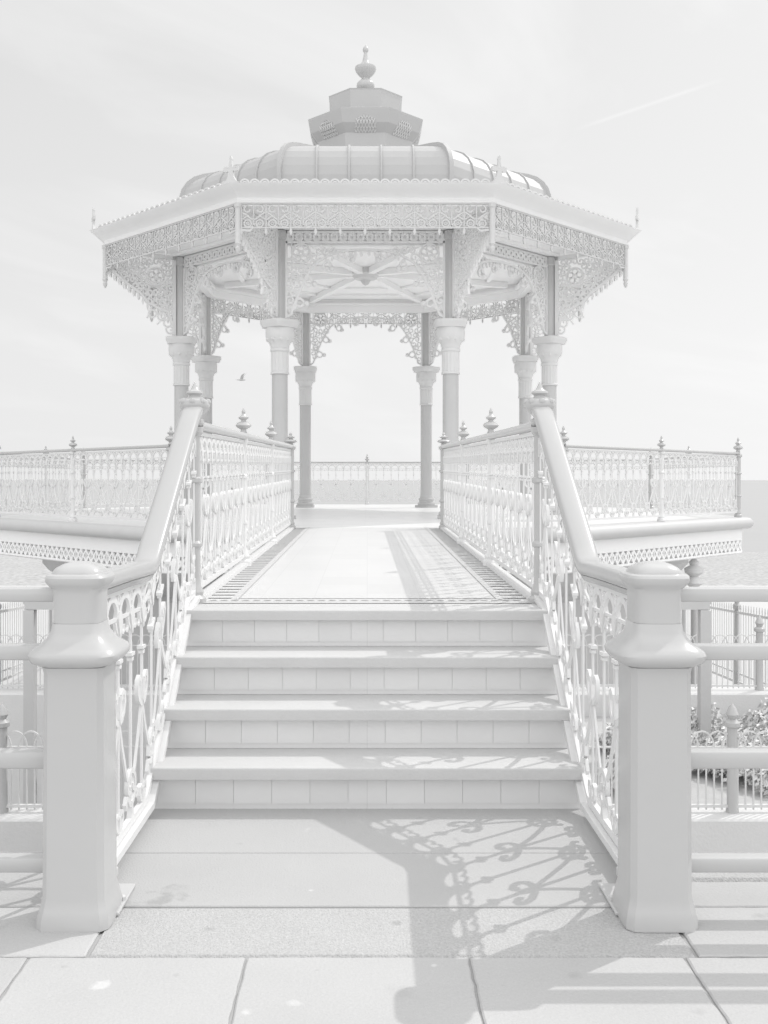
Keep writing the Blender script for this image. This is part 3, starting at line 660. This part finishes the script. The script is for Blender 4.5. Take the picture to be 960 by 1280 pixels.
# ------------------------------------------------------------------ lower gardens
def bow_fence(label, x0, x1, y, z0, hh, p, posts, wb=.011, wall_z=None, r_=2):
    t = thing('bow_top_fence', label, 'fence', (x0, y, z0)); mp = plane((0, 0, 0), (1, 0, 0)); m = MB(); Lx = x1-x0; n = int(Lx/p)
    m.ribbon([(0, .03), (Lx, .03)], .022, .03, mp); m.ribbon([(0, hh*.8), (Lx, hh*.8)], .012, .02, mp)
    for i in range(n+1): m.ribbon([(i*p, .0), (i*p, hh*.8)], wb, wb, mp)
    for i in range(0, n-2, 2): m.ribbon([(i*p+p*1.5-p*1.5*math.cos(a), hh*.8+hh*.2*math.sin(a)) for a in [PI*k/12 for k in range(13)]], wb, wb*(.8+.4*((i//2) % 2)), mp)
    m.build('hooped_panel', WHITE2, t)
    for x in posts:
        m = MB(); m.lathe([(.05, -.3), (.05, .0), (.042, .02), (.04, hh*1.05), (.06, hh*1.07), (.06, hh*1.12), (.03, hh*1.16), (.05, hh*1.22), (.03, hh*1.3), (.004, hh*1.36)], 12, (x-x0, 0, 0)); m.build('fence_post', IRON, t, True, 35)
    return t
FY = 8.0; FZ = -1.22
for sx in (-1, 1):
    a, b = sorted((sx*1.2, sx*14)); side = 'left' if sx < 0 else 'right'
    nm = MB(); nm.box(a, b, FY-.18, FY+.18, -3, FZ, .015); tag(nm.build('garden_wall', WALL), f'low shaded wall under the nearer hooped fence, {side} side', 'wall')
    bow_fence(f'white hooped garden fence on the nearer low wall, {side} of the steps', a, b, FY, FZ+.02, .625, .063, [sx*2.92, sx*4.6, sx*6.3, sx*8.0, sx*9.7])
    if sx > 0: nm = MB(); nm.add([(a, FY+.18, -1.26), (b, FY+.18, -1.26), (b, 11.4, -1.26), (a, 11.4, -1.26)], [(0, 1, 2, 3)]); struct(nm.build('soil', SOIL))
    nm = MB(); nm.box(a+.4 if sx > 0 else a, b if sx > 0 else b-.4, 11.4, 11.8, -3, -1.0, .015); tag(nm.build('garden_wall', WALL), f'second low shaded wall behind the planting bed, {side} side', 'wall')
    bow_fence(f'white hooped garden fence on the farther low wall, {side} of the footbridge', a+.4 if sx > 0 else a, b if sx > 0 else b-.4, 11.6, -.98, .62, .063, [sx*(4.55+1.7*k) for k in range(5)], .010)
    # gateway of two posts and a header at the head of the lower stairs
    t = thing('gateway', f'dark square gateway frame of two posts and a header, {side} of the bandstand', 'gateway', (sx*3.2, 10.0, -1.26 if sx > 0 else -3))
    gh = 1.40 if sx > 0 else 3.14
    for xx in (sx*.17, sx*-.32):
        m = MB(); m.box(xx-.052, xx+.052, -.05, .05, 0, gh, .006); m.build('gate_post', IRON2, t)
    m = MB(); m.box(-.36 if sx > 0 else -.21, .21 if sx > 0 else .36, -.045, .045, gh+.005, gh+.12, .006); m.build('header', IRON2, t)
    # spiked fence on the lower promenade
    P0 = Vector((sx*7.6, 24, -3)); P1 = Vector((sx*6.9, 13.5, -2.2)); Lf = (P1-P0).length; dirf = (P1-P0)/Lf
    t = thing('spiked_fence', f'white spiked fence with finialled grey posts slanting across the lower promenade, {side} side', 'fence', tuple(P0))
    mp = lambda s, z, n: tuple(dirf*s + Vector((n, 0, z))); m = MB()
    m.ribbon([(0, 1.5), (Lf, 1.5)], .05, .04, mp); m.ribbon([(0, .12), (Lf, .12)], .05, .04, mp); m.ribbon([(0, .3), (Lf, .3)], .03, .03, mp)
    for i in range(int(Lf/.16)): m.ribbon([(i*.16, .1), (i*.16, 1.5), (i*.16, 1.58), (i*.16, 1.66)], [.012, .012, .04, .006], .012, mp)
    m.build('spike_panel', WHITE2, t)
    for k in range(6):
        q = dirf*(Lf*k/5); m = MB(); m.lathe([(.07, 0), (.06, .1), (.05, 1.55), (.08, 1.58), (.08, 1.64), (.04, 1.68), (.08, 1.76), (.05, 1.84), (.004, 1.95)], 12, tuple(q)); m.build('fence_post', IRON, t, True, 35)
# hedge in the right bed, thinner planting in the left one
def hedge(label, x0, x1, y0, y1, z0, hgt, nleaf, name='hedge'):
    t = thing(name, label, 'hedge', ((x0+x1)/2, (y0+y1)/2, z0)); m = MB(); cx_, cy_ = (x0+x1)/2, (y0+y1)/2
    clumps = [(random.uniform(x0, x1), random.uniform(y0, y1), random.uniform(.5, 1)) for _ in range(int((x1-x0)*16))]
    for _ in range(nleaf):
        c = random.choice(clumps); a = random.uniform(0, 2*PI); rr = .28*math.sqrt(random.random())
        x = c[0]+rr*math.cos(a); y = c[1]+rr*math.sin(a); z = hgt*c[2]*(1-(rr/.34)**2)*random.uniform(.35, 1.0)+random.uniform(0, .05)
        s = random.uniform(.018, .042); v = Vector((random.gauss(0, 1), random.gauss(0, 1), random.gauss(.8, 1))).normalized(); u = v.orthogonal().normalized(); q = v.cross(u)
        p = Vector((x-cx_, y-cy_, z)); m.add([p-u*s, p-q*s*.55+v*s*.2, p+u*s, p+q*s*.55+v*s*.2], [(0, 1, 2, 3)])
    m.build('foliage', LEAF, t); m = MB()
    for c in clumps: m.ribbon([(c[0]-cx_, 0), (c[0]-cx_+random.uniform(-.04, .04), hgt*c[2]*.8)], .02, .02, plane((0, c[1]-cy_, 0), (1, 0, 0)))
    m.build('stems', STEM, t); return t
hedge('low leafy hedge with pale sunlit leaves between the two hooped fences at right', 2.3, 5.6, 8.35, 11.0, -1.26, .42, 24000)
# slim lamp standard right of the platform
t = thing('lamp_standard', 'slim pale lamp standard with a knobbly head beside the platform at right', 'lamp', (5.0, 15.3, -3))
m = MB(); m.lathe([(.12, 0), (.1, .3), (.05, .5), (.045, 2.75), (.07, 2.8)], 12); m.build('pole', IRON, t, True, 35)
m = MB(); m.lathe([(.07, 2.801), (.13, 2.86), (.1, 2.92), (.06, 2.96), (.14, 3.02), (.15, 3.08), (.06, 3.13), (.08, 3.18), (.004, 3.26)], 12); m.build('lamp_head', WHITE2, t, True, 35)
# gull
t = thing('gull', 'small gull flying with raised wings, seen against the sky left of the bandstand', 'bird', (-10.1, 80, 9.45))
m = MB()
prof = [(.005, -.34), (.05, -.28), (.045, -.18), (.085, -.05), (.09, .08), (.07, .2), (.055, .26), (.05, .31), (.015, .35), (.004, .40)]
mm = MB(); mm.lathe(prof, 10)
m.add([(z, y, x) for x, y, z in mm.v], mm.f)
def wing(sy, pts):
    o = len(m.v)
    for (x, y, z, ch) in pts:
        for q, th in ((0, 0), (.35, .014), (1, .003), (.35, -.014)): m.v.append((x+ch*(.5-q), sy*y, z+th))
    for i in range(len(pts)-1):
        for k in range(4): m.f.append((o+i*4+k, o+i*4+(k+1) % 4, o+(i+1)*4+(k+1) % 4, o+(i+1)*4+k))
    m.f.append(tuple(o+(len(pts)-1)*4+k for k in range(4)))
wing(1, [(.06, .04, .03, .24), (.14, .2, .26, .22), (.24, .34, .44, .17), (.40, .5, .62, .03)])
wing(-1, [(.06, .04, .03, .24), (.10, .22, .2, .22), (.18, .42, .34, .17), (.36, .6, .46, .03)])
m.v += [(-.28, -.05, 0), (-.28, .05, 0), (-.46, .09, .01), (-.46, -.09, .01), (-.3, 0, .02), (-.44, 0, .025)]; o = len(m.v)-6
m.f += [(o, o+3, o+5, o+4), (o+1, o+4, o+5, o+2), (o, o+4, o+1), (o, o+1, o+2, o+3)]
m.build('body', FEATH, t, True, 50)

# things of one kind share a group
from collections import defaultdict
kinds = defaultdict(list)
for o in bpy.data.objects:
    if o.parent is None and 'category' in o: kinds[o.name.split('.')[0]].append(o)
for k, v in kinds.items():
    if len(v) > 1:
        for o in v: o['group'] = k.replace('_', ' ') + 's around the bandstand approach'
